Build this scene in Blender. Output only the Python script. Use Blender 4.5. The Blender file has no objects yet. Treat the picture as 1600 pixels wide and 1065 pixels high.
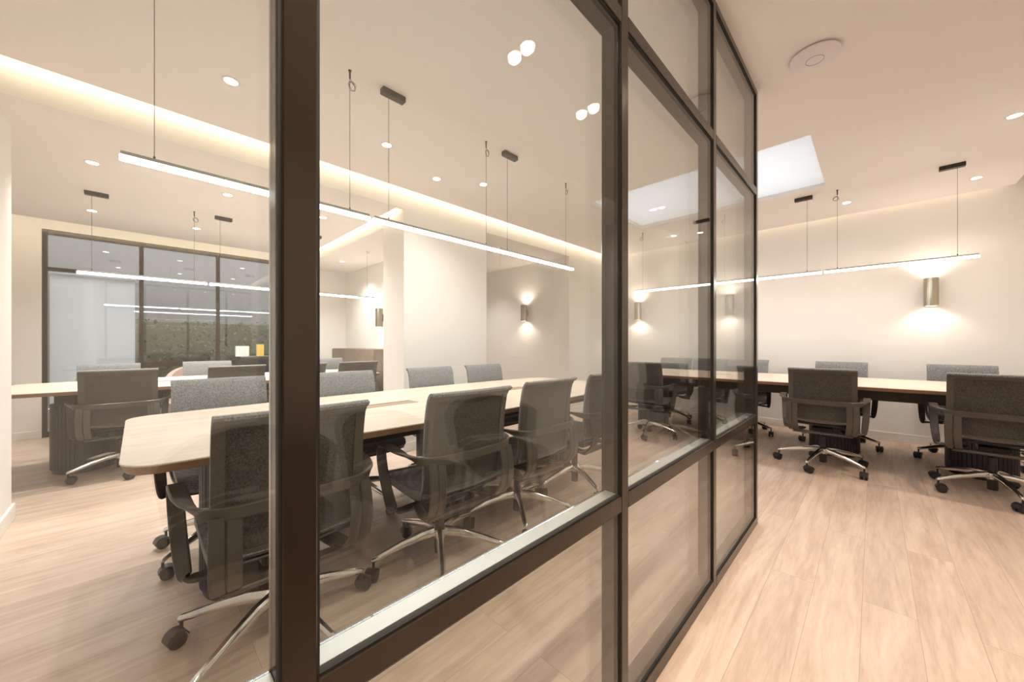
import bpy, math, random
from mathutils import Vector, Matrix
random.seed(7)
SC = bpy.context.scene
COL = SC.collection
PI = math.pi

# ------------------------------------------------------------------ camera
F_PX = 575.0
TH = math.atan(564.5 / F_PX)
CAMX, CAMZ = 0.51, 1.11
cd = bpy.data.cameras.new('camera')
cam = bpy.data.objects.new('camera', cd)
COL.objects.link(cam)
cam.location = (CAMX, 0, CAMZ)
cam.rotation_euler = (PI / 2, 0, TH)
cd.sensor_width = 36
cd.lens = F_PX / 1600 * 36
cd.shift_y = (537.3 - 532.5) / 1600
cd.clip_start = 0.02
SC.camera = cam

# ------------------------------------------------------------------ world, exposure
w = bpy.data.worlds.new('World')
SC.world = w
w.use_nodes = True
w.node_tree.nodes['Background'].inputs[0].default_value = (0.95, 0.97, 1.0, 1)
w.node_tree.nodes['Background'].inputs[1].default_value = 2.3
vs = SC.view_settings
vs.view_transform = 'Standard'
vs.look = 'None'
vs.gamma = 1.0
vs.use_curve_mapping = False
vs.exposure = 1.1
K = 1.0                     # one dial for every lamp
PENDANT = 33 * K
DOWN = 25 * K
COVE = 1.7 * K
SCONCE = 2.5 * K
WARM = (1.0, 0.79, 0.55)
WARM2 = (1.0, 0.84, 0.67)
COOL = (0.93, 0.98, 1.0)
NEUTRAL = (1.0, 0.93, 0.88)
SC.cycles.max_bounces = 10
SC.cycles.diffuse_bounces = 6
SC.cycles.transparent_max_bounces = 24
SC.cycles.sample_clamp_indirect = 6


def area(name, loc, size, size_y, rot, power, color, spread=PI):
    l = bpy.data.lights.new(name, 'AREA')
    l.shape = 'RECTANGLE'
    l.size, l.size_y = size, size_y
    l.energy = power
    l.color = color
    l.spread = spread
    o = bpy.data.objects.new(name, l)
    o.location = loc
    o.rotation_euler = rot
    COL.objects.link(o)
    return o


CEIL, SOFF = 2.67, 2.50
# LED strips lying on top of the ceiling edges (the coves)
# default light points -Z; rotate to point sideways
T30 = PI / 2 - 0.45
area('cove_light', (-2.853, 1.5, 2.725), 9.0, 0.02, (T30, 0, PI / 2), COVE * 4.0, WARM)
area('cove_light', (-0.7, 6.003, 2.725), 4.3, 0.02, (T30, 0, 0), COVE * 0.45, WARM)
area('cove_light', (1.503, 1.5, 2.725), 8.8, 0.02, (T30, 0, -PI / 2), COVE * 0.9, WARM)
area('cove_light', (-6.063, 0.1, 2.555), 5.0, 0.02, (T30, 0, PI / 2), COVE * 2.5, WARM)
area('cove_light', (-4.5, 1.853, 2.555), 3.0, 0.02, (T30, 0, 0), COVE * 1.2, WARM)


# ------------------------------------------------------------------ materials
MATS = {}


def nodes_of(name):
    m = bpy.data.materials.new(name)
    m.use_nodes = True
    nt = m.node_tree
    b = nt.nodes['Principled BSDF']
    MATS[name] = m
    return m, nt, b


def N(nt, typ, **kw):
    n = nt.nodes.new(typ)
    for k, v in kw.items():
        if k.startswith('_'):
            setattr(n, k[1:], v)
        else:
            n.inputs[k.replace('__', ' ')].default_value = v
    return n


def L(nt, a, b):
    nt.links.new(a, b)


def bump(nt, b, sock, strength, dist=0.002):
    bp = N(nt, 'ShaderNodeBump', Strength=strength, Distance=dist)
    L(nt, sock, bp.inputs['Height'])
    L(nt, bp.outputs[0], b.inputs['Normal'])


def simple(name, col, rough=0.5, metal=0.0, noise=0.0, nscale=30, bmp=0.0):
    m, nt, b = nodes_of(name)
    b.inputs['Base Color'].default_value = (*col, 1)
    b.inputs['Roughness'].default_value = rough
    b.inputs['Metallic'].default_value = metal
    if noise or bmp:
        tc = N(nt, 'ShaderNodeTexCoord')
        nz = N(nt, 'ShaderNodeTexNoise', Scale=nscale, Detail=4.0)
        L(nt, tc.outputs['Object'], nz.inputs['Vector'])
        if noise:
            mx = N(nt, 'ShaderNodeMix', _data_type='RGBA')
            mx.inputs[6].default_value = (*[c * (1 - noise) for c in col], 1)
            mx.inputs[7].default_value = (*[min(1, c * (1 + noise)) for c in col], 1)
            L(nt, nz.outputs['Fac'], mx.inputs[0])
            L(nt, mx.outputs[2], b.inputs['Base Color'])
        if bmp:
            bump(nt, b, nz.outputs['Fac'], bmp)
    return m


def emitter(name, col, strength):
    m = bpy.data.materials.new(name)
    m.use_nodes = True
    nt = m.node_tree
    nt.nodes.remove(nt.nodes['Principled BSDF'])
    e = N(nt, 'ShaderNodeEmission', Strength=strength)
    e.inputs[0].default_value = (*col, 1)
    L(nt, e.outputs[0], nt.nodes['Material Output'].inputs[0])
    MATS[name] = m
    return m


simple('wall_paint', (0.84, 0.82, 0.79), 0.85, 0, 0.015, 3, 0.02)
simple('ceiling_paint', (0.85, 0.81, 0.785), 0.9, 0, 0.01, 2)
simple('skirting_paint', (0.84, 0.82, 0.78), 0.5, 0, 0.01, 5)
simple('bronze', (0.040, 0.028, 0.020), 0.20, 0.40, 0.10, 12, 0.02)
simple('gasket', (0.008, 0.008, 0.008), 0.6, 0, 0.1, 50)
simple('sill_metal', (0.50, 0.53, 0.52), 0.38, 0.6, 0.03, 20)
simple('black_plastic', (0.018, 0.018, 0.020), 0.38, 0, 0.15, 40)
simple('arm_plastic', (0.075, 0.063, 0.055), 0.33, 0.0, 0.08, 25, 0.03)
simple('chrome', (0.80, 0.79, 0.77), 0.14, 1.0, 0.03, 8)
simple('dark_steel', (0.05, 0.045, 0.045), 0.35, 0.7, 0.1, 30)
simple('canopy_metal', (0.045, 0.034, 0.028), 0.4, 0.3, 0.08, 30)
simple('cable', (0.10, 0.085, 0.07), 0.5, 0.3, 0.05, 60)
simple('profile_aluminium', (0.55, 0.58, 0.57), 0.35, 0.8, 0.04, 30)
simple('nickel', (0.42, 0.38, 0.30), 0.25, 0.9, 0.10, 6)
simple('white_plastic', (0.78, 0.74, 0.76), 0.5, 0, 0.02, 20)
simple('grey_line', (0.35, 0.32, 0.32), 0.5, 0, 0.02, 20)
simple('flute', (0.040, 0.034, 0.040), 0.5, 0.0, 0.2, 25, 0.05)
simple('under_table', (0.035, 0.027, 0.022), 0.5, 0, 0.1, 20)
simple('paper', (0.80, 0.79, 0.77), 0.7, 0, 0.02, 10)
simple('yellow_card', (0.75, 0.50, 0.12), 0.7, 0, 0.03, 10)
simple('pink_velvet', (0.55, 0.42, 0.38), 0.9, 0, 0.06, 30)
simple('green_velvet', (0.40, 0.44, 0.40), 0.9, 0, 0.06, 30)
simple('dark_velvet', (0.05, 0.05, 0.055), 0.9, 0, 0.06, 30)
simple('court_render', (0.17, 0.16, 0.165), 0.9, 0, 0.1, 3)
simple('terrace', (0.10, 0.09, 0.08), 0.8, 0, 0.3, 6)
simple('rear_paint', (0.72, 0.70, 0.68), 0.7, 0, 0.02, 4)
emitter('pendant_glow', COOL, PENDANT)


def lens_bar():
    # the diffuser throws most of its light down, the sides glow less
    nt = MATS['pendant_glow'].node_tree
    e = [n for n in nt.nodes if n.type == 'EMISSION'][0]
    g = N(nt, 'ShaderNodeNewGeometry')
    sp = N(nt, 'ShaderNodeSeparateXYZ')
    L(nt, g.outputs['True Normal'], sp.inputs[0])
    mr = N(nt, 'ShaderNodeMapRange')
    mr.inputs[1].default_value = -1.0
    mr.inputs[2].default_value = 0.0
    mr.inputs[3].default_value = PENDANT
    mr.inputs[4].default_value = PENDANT * 0.22
    L(nt, sp.outputs[2], mr.inputs[0])
    L(nt, mr.outputs[0], e.inputs[1])


lens_bar()
emitter('lamp_glow', WARM2, 14)
emitter('sconce_glow', WARM2, 9)


def weave(name, c1, c2, scale, rough=0.9):
    m, nt, b = nodes_of(name)
    tc = N(nt, 'ShaderNodeTexCoord')
    nz = N(nt, 'ShaderNodeTexNoise', Scale=scale, Detail=4.0, Roughness=0.8)
    L(nt, tc.outputs['Object'], nz.inputs['Vector'])
    wv = N(nt, 'ShaderNodeTexWave', Scale=90.0, Distortion=1.2)
    wv.bands_direction = 'Z'
    L(nt, tc.outputs['Object'], wv.inputs['Vector'])
    cr = N(nt, 'ShaderNodeValToRGB')
    cr.color_ramp.elements[0].position = 0.38
    cr.color_ramp.elements[1].position = 0.66
    cr.color_ramp.elements[0].color = (*c1, 1)
    cr.color_ramp.elements[1].color = (*c2, 1)
    L(nt, nz.outputs['Fac'], cr.inputs[0])
    mx = N(nt, 'ShaderNodeMix', _data_type='RGBA', _blend_type='MULTIPLY')
    mx.inputs[0].default_value = 0.35
    L(nt, cr.outputs[0], mx.inputs[6])
    L(nt, wv.outputs['Color'], mx.inputs[7])
    L(nt, mx.outputs[2], b.inputs['Base Color'])
    b.inputs['Roughness'].default_value = rough
    b.inputs['Sheen Weight'].default_value = 0.25
    bump(nt, b, nz.outputs['Fac'], 0.25, 0.001)
    return m


weave('mesh_fabric', (0.10, 0.103, 0.11), (0.42, 0.43, 0.45), 150)
weave('back_mesh', (0.030, 0.026, 0.023), (0.14, 0.125, 0.11), 170)
weave('edge_fabric', (0.085, 0.072, 0.062), (0.15, 0.13, 0.112), 300)


def wood(name, cols, along='Y', plank=None, rough=0.45, grain=1.0, coat=0.0):
    """oak: stretched noise grain; plank = (width, length) for boards running along Y"""
    m, nt, b = nodes_of(name)
    tc = N(nt, 'ShaderNodeTexCoord')
    vec = tc.outputs['Object']
    mp = N(nt, 'ShaderNodeMapping')
    L(nt, vec, mp.inputs['Vector'])
    sc = {'Y': (9.0, 0.9, 1.0), 'X': (0.9, 9.0, 1.0)}[along]
    mp.inputs['Scale'].default_value = sc
    src = mp.outputs[0]
    if plank:
        br = N(nt, 'ShaderNodeTexBrick', Scale=1.0)
        br.inputs['Color1'].default_value = (0, 0, 0, 1)
        br.inputs['Color2'].default_value = (1, 1, 1, 1)
        br.inputs['Mortar'].default_value = (0.5, 0.5, 0.5, 1)
        br.inputs['Mortar Size'].default_value = 0.0008
        br.inputs['Mortar Smooth'].default_value = 0.3
        br.inputs['Brick Width'].default_value = plank[1]
        br.inputs['Row Height'].default_value = plank[0]
        br.offset = 0.37
        br.offset_frequency = 2
        mr = N(nt, 'ShaderNodeMapping')
        mr.inputs['Rotation'].default_value = (0, 0, PI / 2)
        mr.inputs['Location'].default_value = (0.3, 0.01, 0)
        L(nt, vec, mr.inputs['Vector'])
        L(nt, mr.outputs[0], br.inputs['Vector'])
        # shift the grain board by board
        cmb = N(nt, 'ShaderNodeVectorMath', _operation='SCALE')
        cmb.inputs['Scale'].default_value = 37.0
        L(nt, br.outputs['Color'], cmb.inputs[0])
        ad = N(nt, 'ShaderNodeVectorMath', _operation='ADD')
        L(nt, mp.outputs[0], ad.inputs[0])
        L(nt, cmb.outputs[0], ad.inputs[1])
        src = ad.outputs[0]
    n1 = N(nt, 'ShaderNodeTexNoise', Scale=1.0, Detail=6.0, Roughness=0.6, Distortion=1.6)
    L(nt, src, n1.inputs['Vector'])
    n2 = N(nt, 'ShaderNodeTexNoise', Scale=7.0, Detail=4.0, Roughness=0.7)
    L(nt, src, n2.inputs['Vector'])
    cr = N(nt, 'ShaderNodeValToRGB')
    els = cr.color_ramp.elements
    els[0].position, els[1].position = 0.36, 0.64
    els[0].color = (*cols[0], 1)
    els[1].color = (*cols[-1], 1)
    if len(cols) > 2:
        e = els.new(0.5)
        e.color = (*cols[1], 1)
    mixf = N(nt, 'ShaderNodeMix', _data_type='FLOAT')
    mixf.inputs[0].default_value = 0.35 * grain
    L(nt, n1.outputs['Fac'], mixf.inputs[2])
    L(nt, n2.outputs['Fac'], mixf.inputs[3])
    L(nt, mixf.outputs[0], cr.inputs[0])
    out = cr.outputs[0]
    if plank:
        hs = N(nt, 'ShaderNodeHueSaturation')
        mr2 = N(nt, 'ShaderNodeMapRange')
        mr2.inputs[3].default_value = 0.94
        mr2.inputs[4].default_value = 1.05
        L(nt, br.outputs['Color'], mr2.inputs[0])
        L(nt, mr2.outputs[0], hs.inputs['Value'])
        L(nt, out, hs.inputs['Color'])
        dk = N(nt, 'ShaderNodeMix', _data_type='RGBA')
        dk.inputs[7].default_value = (cols[0][0] * 0.45, cols[0][1] * 0.42, cols[0][2] * 0.40, 1)
        L(nt, hs.outputs[0], dk.inputs[6])
        ml = N(nt, 'ShaderNodeMath', _operation='MULTIPLY')
        ml.inputs[1].default_value = 0.7
        L(nt, br.outputs['Fac'], ml.inputs[0])
        L(nt, ml.outputs[0], dk.inputs[0])
        out = dk.outputs[2]
    L(nt, out, b.inputs['Base Color'])
    b.inputs['Roughness'].default_value = rough
    bump(nt, b, n2.outputs['Fac'], 0.06, 0.001)
    return m


wood('floor_oak', [(0.53, 0.39, 0.30), (0.66, 0.515, 0.415), (0.75, 0.615, 0.515)], 'Y', (0.162, 1.9), 0.42)
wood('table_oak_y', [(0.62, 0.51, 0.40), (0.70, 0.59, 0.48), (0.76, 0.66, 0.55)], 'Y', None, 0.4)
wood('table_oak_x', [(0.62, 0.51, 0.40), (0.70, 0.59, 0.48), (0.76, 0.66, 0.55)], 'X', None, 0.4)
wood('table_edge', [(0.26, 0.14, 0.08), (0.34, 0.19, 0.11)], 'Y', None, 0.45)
wood('slot_oak', [(0.30, 0.19, 0.12), (0.38, 0.25, 0.16)], 'Y', None, 0.5)
wood('walnut', [(0.12, 0.085, 0.06), (0.20, 0.145, 0.11), (0.26, 0.19, 0.15)], 'X', None, 0.5)


def glass(name, tint=(0.985, 0.995, 0.99), gain=1.0):
    m = bpy.data.materials.new(name)
    m.use_nodes = True
    nt = m.node_tree
    nt.nodes.remove(nt.nodes['Principled BSDF'])
    g = N(nt, 'ShaderNodeNewGeometry')
    dt = N(nt, 'ShaderNodeVectorMath', _operation='DOT_PRODUCT')
    L(nt, g.outputs['Normal'], dt.inputs[0])
    L(nt, g.outputs['Incoming'], dt.inputs[1])
    ab = N(nt, 'ShaderNodeMath', _operation='ABSOLUTE')
    L(nt, dt.outputs['Value'], ab.inputs[0])
    om = N(nt, 'ShaderNodeMath', _operation='SUBTRACT')
    om.inputs[0].default_value = 1.0
    L(nt, ab.outputs[0], om.inputs[1])
    pw = N(nt, 'ShaderNodeMath', _operation='POWER')
    pw.inputs[1].default_value = 5.0
    L(nt, om.outputs[0], pw.inputs[0])
    ma = N(nt, 'ShaderNodeMath', _operation='MULTIPLY_ADD')
    ma.inputs[1].default_value = 0.96 * gain
    ma.inputs[2].default_value = 0.04 * gain
    L(nt, pw.outputs[0], ma.inputs[0])
    tr = N(nt, 'ShaderNodeBsdfTransparent')
    tr.inputs[0].default_value = (*tint, 1)
    gl = N(nt, 'ShaderNodeBsdfGlossy', Roughness=0.0)
    mx = N(nt, 'ShaderNodeMixShader')
    L(nt, ma.outputs[0], mx.inputs[0])
    L(nt, tr.outputs[0], mx.inputs[1])
    L(nt, gl.outputs[0], mx.inputs[2])
    L(nt, mx.outputs[0], nt.nodes['Material Output'].inputs[0])
    MATS[name] = m
    return m


glass('clear_glass')
glass('window_glass', gain=2.1)


def opal():
    m = bpy.data.materials.new('opal_glass')
    m.use_nodes = True
    nt = m.node_tree
    nt.nodes.remove(nt.nodes['Principled BSDF'])
    a = N(nt, 'ShaderNodeBsdfTranslucent')
    a.inputs[0].default_value = (0.60, 0.605, 0.61, 1)
    d_ = N(nt, 'ShaderNodeBsdfDiffuse')
    d_.inputs[0].default_value = (0.8, 0.8, 0.8, 1)
    mx = N(nt, 'ShaderNodeMixShader')
    mx.inputs[0].default_value = 0.3
    L(nt, a.outputs[0], mx.inputs[1])
    L(nt, d_.outputs[0], mx.inputs[2])
    L(nt, mx.outputs[0], nt.nodes['Material Output'].inputs[0])
    MATS['opal_glass'] = m


opal()


def blind_mat():
    m = bpy.data.materials.new('blind_cloth')
    m.use_nodes = True
    nt = m.node_tree
    nt.nodes.remove(nt.nodes['Principled BSDF'])
    a = N(nt, 'ShaderNodeBsdfTranslucent')
    a.inputs[0].default_value = (0.88, 0.89, 0.92, 1)
    d_ = N(nt, 'ShaderNodeBsdfDiffuse')
    d_.inputs[0].default_value = (0.88, 0.89, 0.92, 1)
    mx = N(nt, 'ShaderNodeMixShader')
    mx.inputs[0].default_value = 0.35
    L(nt, a.outputs[0], mx.inputs[1])
    L(nt, d_.outputs[0], mx.inputs[2])
    L(nt, mx.outputs[0], nt.nodes['Material Output'].inputs[0])
    MATS['blind_cloth'] = m


blind_mat()


def hedge_mat():
    m, nt, b = nodes_of('hedge_leaves')
    tc = N(nt, 'ShaderNodeTexCoord')
    v = N(nt, 'ShaderNodeTexVoronoi', Scale=22.0)
    L(nt, tc.outputs['Object'], v.inputs['Vector'])
    cr = N(nt, 'ShaderNodeValToRGB')
    cr.color_ramp.elements[0].color = (0.09, 0.11, 0.06, 1)
    cr.color_ramp.elements[1].color = (0.03, 0.04, 0.02, 1)
    L(nt, v.outputs['Distance'], cr.inputs[0])
    L(nt, cr.outputs[0], b.inputs['Base Color'])
    b.inputs['Roughness'].default_value = 0.8


hedge_mat()


# ------------------------------------------------------------------ mesh builder
class MB:
    def __init__(s):
        s.v, s.f, s.smooth = [], [], []

    def add(s, verts, faces, smooth=False):
        o = len(s.v)
        s.v += [tuple(p) for p in verts]
        s.f += [tuple(i + o for i in f) for f in faces]
        s.smooth += [smooth] * len(faces)
        return s

    def box(s, x0, x1, y0, y1, z0, z1, bev=0.0, M=None):
        if x0 > x1: x0, x1 = x1, x0
        if y0 > y1: y0, y1 = y1, y0
        if z0 > z1: z0, z1 = z1, z0
        if bev <= 0:
            v = [(x, y, z) for z in (z0, z1) for y in (y0, y1) for x in (x0, x1)]
            f = [(0, 2, 3, 1), (4, 5, 7, 6), (0, 1, 5, 4), (2, 6, 7, 3), (0, 4, 6, 2), (1, 3, 7, 5)]
        else:
            # chamfered box: rings of an octagonal outline
            b = bev

            def ring(z, i):
                xa, xb, ya, yb = x0 + i, x1 - i, y0 + i, y1 - i
                return [(xa + b, ya, z), (xb - b, ya, z), (xb, ya + b, z), (xb, yb - b, z),
                        (xb - b, yb, z), (xa + b, yb, z), (xa, yb - b, z), (xa, ya + b, z)]
            rings = [ring(z0, b * .7), ring(z0 + b, 0), ring(z1 - b, 0), ring(z1, b * .7)]
            v = [p for r in rings for p in r]
            f = []
            for k in range(3):
                for i in range(8):
                    j = (i + 1) % 8
                    f.append((k * 8 + i, k * 8 + j, k * 8 + 8 + j, k * 8 + 8 + i))
            f.append(tuple(reversed(range(8))))
            f.append(tuple(range(24, 32)))
        if M is not None:
            v = [tuple(M @ Vector(p)) for p in v]
        return s.add(v, f)

    def prism(s, pts, z0, z1, bev=0.0, smooth=False):
        """pts: ccw outline in xy"""
        n = len(pts)
        c = Vector((sum(p[0] for p in pts) / n, sum(p[1] for p in pts) / n))

        def ins(d):
            out = []
            for i in range(n):
                a, p, q = Vector(pts[i - 1][:2]), Vector(pts[i][:2]), Vector(pts[(i + 1) % n][:2])
                t = ((p - a).normalized() + (q - p).normalized())
                if t.length < 1e-6:
                    t = q - p
                t.normalize()
                nn = Vector((-t.y, t.x))
                out.append(p + nn * d)
            return out
        if bev > 0:
            levels = [(z0, ins(bev)), (z0 + bev, ins(0)), (z1 - bev, ins(0)), (z1, ins(bev))]
        else:
            levels = [(z0, ins(0)), (z1, ins(0))]
        v = [(p.x, p.y, z) for z, r in levels for p in r]
        f = []
        for k in range(len(levels) - 1):
            for i in range(n):
                j = (i + 1) % n
                f.append((k * n + i, k * n + j, k * n + n + j, k * n + n + i))
        s.add(v, f, smooth)
        o = len(s.v) - len(v)
        s.f.append(tuple(o + i for i in reversed(range(n))))
        s.f.append(tuple(o + (len(levels) - 1) * n + i for i in range(n)))
        s.smooth += [False, False]
        return s

    def tube(s, pts, r, seg=8, caps=True):
        pts = [Vector(p) for p in pts]
        n = len(pts)
        rs = r if isinstance(r, (list, tuple)) else [r] * n
        v, f = [], []
        up = Vector((0, 0, 1))
        prev = None
        for i, p in enumerate(pts):
            t = (pts[min(i + 1, n - 1)] - pts[max(i - 1, 0)]).normalized()
            a = prev if prev is not None else (up if abs(t.dot(up)) < .95 else Vector((1, 0, 0)))
            a = (a - t * a.dot(t))
            if a.length < 1e-5:
                a = Vector((1, 0, 0)) - t * t.x
            a.normalize()
            prev = a
            b = t.cross(a)
            for k in range(seg):
                q = 2 * PI * k / seg
                v.append(p + (a * math.cos(q) + b * math.sin(q)) * rs[i])
        for i in range(n - 1):
            for k in range(seg):
                j = (k + 1) % seg
                f.append((i * seg + k, i * seg + j, (i + 1) * seg + j, (i + 1) * seg + k))
        s.add(v, f, True)
        if caps:
            o = len(s.v) - len(v)
            s.f.append(tuple(o + k for k in reversed(range(seg))))
            s.f.append(tuple(o + (n - 1) * seg + k for k in range(seg)))
            s.smooth += [False, False]
        return s

    def lathe(s, prof, seg=24, M=None, smooth=True):
        """prof: (r, z) list"""
        v, f = [], []
        for r, z in prof:
            for k in range(seg):
                q = 2 * PI * k / seg
                v.append(Vector((r * math.cos(q), r * math.sin(q), z)))
        n = len(prof)
        for i in range(n - 1):
            for k in range(seg):
                j = (k + 1) % seg
                f.append((i * seg + k, i * seg + j, (i + 1) * seg + j, (i + 1) * seg + k))
        f.append(tuple(reversed(range(seg))))
        f.append(tuple((n - 1) * seg + k for k in range(seg)))
        if M is not None:
            v = [M @ p for p in v]
        return s.add(v, f, smooth)

    def ribbon(s, pts, wdirs, widths, thick, sub=6):
        """flat band swept through pts; wdirs = direction of the band's width at each point"""
        P = [Vector(p) for p in pts]
        W = [Vector(d).normalized() for d in wdirs]
        n = len(P)

        def cr(a, b, c, d, t):
            return 0.5 * ((2 * b) + (c - a) * t + (2 * a - 5 * b + 4 * c - d) * t * t + (3 * b - a - 3 * c + d) * t ** 3)
        pp, ww, wd = [], [], []
        for i in range(n - 1):
            a, b, c, d = P[max(i - 1, 0)], P[i], P[i + 1], P[min(i + 2, n - 1)]
            for k in range(sub):
                t = k / sub
                pp.append(cr(a, b, c, d, t))
                ww.append((W[i] * (1 - t) + W[i + 1] * t).normalized())
                wd.append(widths[i] * (1 - t) + widths[i + 1] * t)
        pp.append(P[-1]); ww.append(W[-1]); wd.append(widths[-1])
        v, f = [], []
        m = len(pp)
        for i in range(m):
            t = (pp[min(i + 1, m - 1)] - pp[max(i - 1, 0)]).normalized()
            wv = (ww[i] - t * ww[i].dot(t)).normalized()
            nv = t.cross(wv)
            h, q = wd[i] / 2, thick / 2
            e = min(q, h) * .6
            for a, b in ((-h, -q + e), (-h + e, -q), (h - e, -q), (h, -q + e), (h, q - e), (h - e, q), (-h + e, q), (-h, q - e)):
                v.append(pp[i] + wv * a + nv * b)
        for i in range(m - 1):
            for k in range(8):
                j = (k + 1) % 8
                f.append((i * 8 + k, i * 8 + j, (i + 1) * 8 + j, (i + 1) * 8 + k))
        f.append(tuple(reversed(range(8))))
        f.append(tuple((m - 1) * 8 + k for k in range(8)))
        return s.add(v, f, True)

    def sheet(s, fn, nu, nv, thick, smooth=True):
        """fn(u,v)->(point, normal) closed slab"""
        v, f = [], []
        for side in (1, -1):
            for j in range(nv + 1):
                for i in range(nu + 1):
                    p, n = fn(i / nu, j / nv)
                    v.append(Vector(p) + Vector(n) * (thick / 2 * side))
        T = (nu + 1) * (nv + 1)
        q = lambda i, j, o: o + j * (nu + 1) + i
        for j in range(nv):
            for i in range(nu):
                f.append((q(i, j, 0), q(i + 1, j, 0), q(i + 1, j + 1, 0), q(i, j + 1, 0)))
                f.append((q(i, j, T), q(i, j + 1, T), q(i + 1, j + 1, T), q(i + 1, j, T)))
        for i in range(nu):
            f.append((q(i, 0, 0), q(i, 0, T), q(i + 1, 0, T), q(i + 1, 0, 0)))
            f.append((q(i, nv, 0), q(i + 1, nv, 0), q(i + 1, nv, T), q(i, nv, T)))
        for j in range(nv):
            f.append((q(0, j, 0), q(0, j + 1, 0), q(0, j + 1, T), q(0, j, T)))
            f.append((q(nu, j, 0), q(nu, j, T), q(nu, j + 1, T), q(nu, j + 1, 0)))
        return s.add(v, f, smooth)

    def build(s, name, mat, parent=None):
        me = bpy.data.meshes.new(name)
        me.from_pydata(s.v, [], s.f)
        me.polygons.foreach_set('use_smooth', s.smooth)
        me.materials.append(MATS[mat])
        if any(s.smooth):
            try:
                me.set_sharp_from_angle(angle=math.radians(40))
            except Exception:
                pass
        me.update()
        import bmesh
        bm = bmesh.new()
        bm.from_mesh(me)
        bmesh.ops.recalc_face_normals(bm, faces=bm.faces)
        bm.to_mesh(me)
        bm.free()
        o = bpy.data.objects.new(name, me)
        COL.objects.link(o)
        if parent is not None:
            o.parent = parent
        return o


def tag(o, label=None, cat=None, group=None, kind=None):
    if label: o['label'] = label
    if cat: o['category'] = cat
    if group: o['group'] = group
    if kind: o['kind'] = kind
    return o


def empty(name, loc, rz=0.0):
    o = bpy.data.objects.new(name, None)
    o.empty_display_size = 0.1
    o.location = loc
    o.rotation_euler = (0, 0, rz)
    COL.objects.link(o)
    return o


def kids(o):
    return [c for c in ALLOBJ() if c.parent is o]


def ALLOBJ():
    return list(COL.objects)


def copy_tree(o, parent=None):
    c = o.copy()
    COL.objects.link(c)
    if parent is not None:
        c.parent = parent
    for ch in kids(o):
        if ch is not c:
            copy_tree(ch, c)
    return c


def struct(name, mb, mat, parent=None):
    o = mb.build(name, mat, parent)
    if parent is None:
        o['kind'] = 'structure'
    return o


# ------------------------------------------------------------------ the room
WALLC = 6.08          # wall behind the crosswise table
RX = 1.60             # corridor wall
BX = -2.93            # bulkhead / piers plane
WX = -6.50            # window wall
TOP = 2.92

struct('floor', MB().box(WX - 0.2, RX + 0.2, -3.2, WALLC + 0.2, -0.12, 0.0), 'floor_oak')
struct('wall_back', MB().box(BX - 0.3, RX + 0.2, WALLC, WALLC + 0.2, 0, 3.1), 'wall_paint')
struct('wall_right', MB().box(RX, RX + 0.2, -3.2, WALLC, 0, 3.1), 'wall_paint')
struct('wall_rear', MB().box(-2.93 - 3.6, RX, -3.2, -3.0, 0, 3.1), 'rear_paint')
# wall end beside the left pane
struct('wall_left', MB().box(-3.40, -0.06, -0.68, -0.56, 0, CEIL), 'wall_paint')
# window wall with its opening
WY0, WY1, WTOP = -0.79, 1.685, 2.475
wl = MB()
wl.box(WX - 0.2, WX, -3.0, WY0, 0, 3.1)
wl.box(WX - 0.2, WX, WY1, WALLC, 0, 3.1)
wl.box(WX - 0.2, WX, WY0, WY1, WTOP, 3.1)
struct('wall_window', wl, 'wall_paint')
# pier between the two side rooms, return wall of the far room, and the wall past the passage
struct('wall_pier', MB().box(-3.38, BX, 1.92, 3.05, 0, 3.0), 'wall_paint')
struct('wall_partition', MB().box(WX, -3.38, 2.72, 3.05, 0, 3.0), 'wall_paint')
struct('wall_passage', MB().box(WX, BX, 4.80, WALLC, 0, 3.0), 'wall_paint')

# ceilings: main slab with the rooflight opening
SX0, SX1, SY0, SY1 = -1.72, 0.175, 3.52, 4.78
CX0, CX1, CY0, CY1 = -2.85, 1.50, -3.0, 6.0


def holed(mb, x0, x1, y0, y1, z0, z1):
    mb.box(x0, SX0, y0, y1, z0, z1)
    mb.box(SX1, x1, y0, y1, z0, z1)
    mb.box(SX0, SX1, y0, SY0, z0, z1)
    mb.box(SX0, SX1, SY1, y1, z0, z1)
    return mb


struct('ceiling', holed(MB(), CX0, CX1, CY0, CY1, CEIL, CEIL + 0.04), 'ceiling_paint')
up = holed(MB(), WX - 0.2, RX + 0.2, -3.2, WALLC + 0.2, TOP, TOP + 0.1)
struct('ceiling', up, 'wall_paint')
so = MB()
so.box(-6.06, BX - 0.04, -3.0, 1.85, SOFF, SOFF + 0.04)
struct('ceiling', so, 'ceiling_paint')
struct('ceiling', MB().box(WX, BX - 0.04, 3.05, 4.80, SOFF, SOFF + 0.04), 'ceiling_paint')
struct('ceiling', MB().box(WX, -3.38, 1.96, 2.72, 2.42, 2.46), 'ceiling_paint')
# lit faces behind the coves
struct('trim_1', MB().box(BX - 0.04, BX, -3.0, 1.92, SOFF, TOP), 'wall_paint')
struct('trim_2', MB().box(BX - 0.04, BX, 3.05, 4.80, SOFF, TOP), 'wall_paint')
struct('trim_3', MB().box(WX, -3.38, 1.92, 1.96, 2.40, TOP), 'wall_paint')

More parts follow.
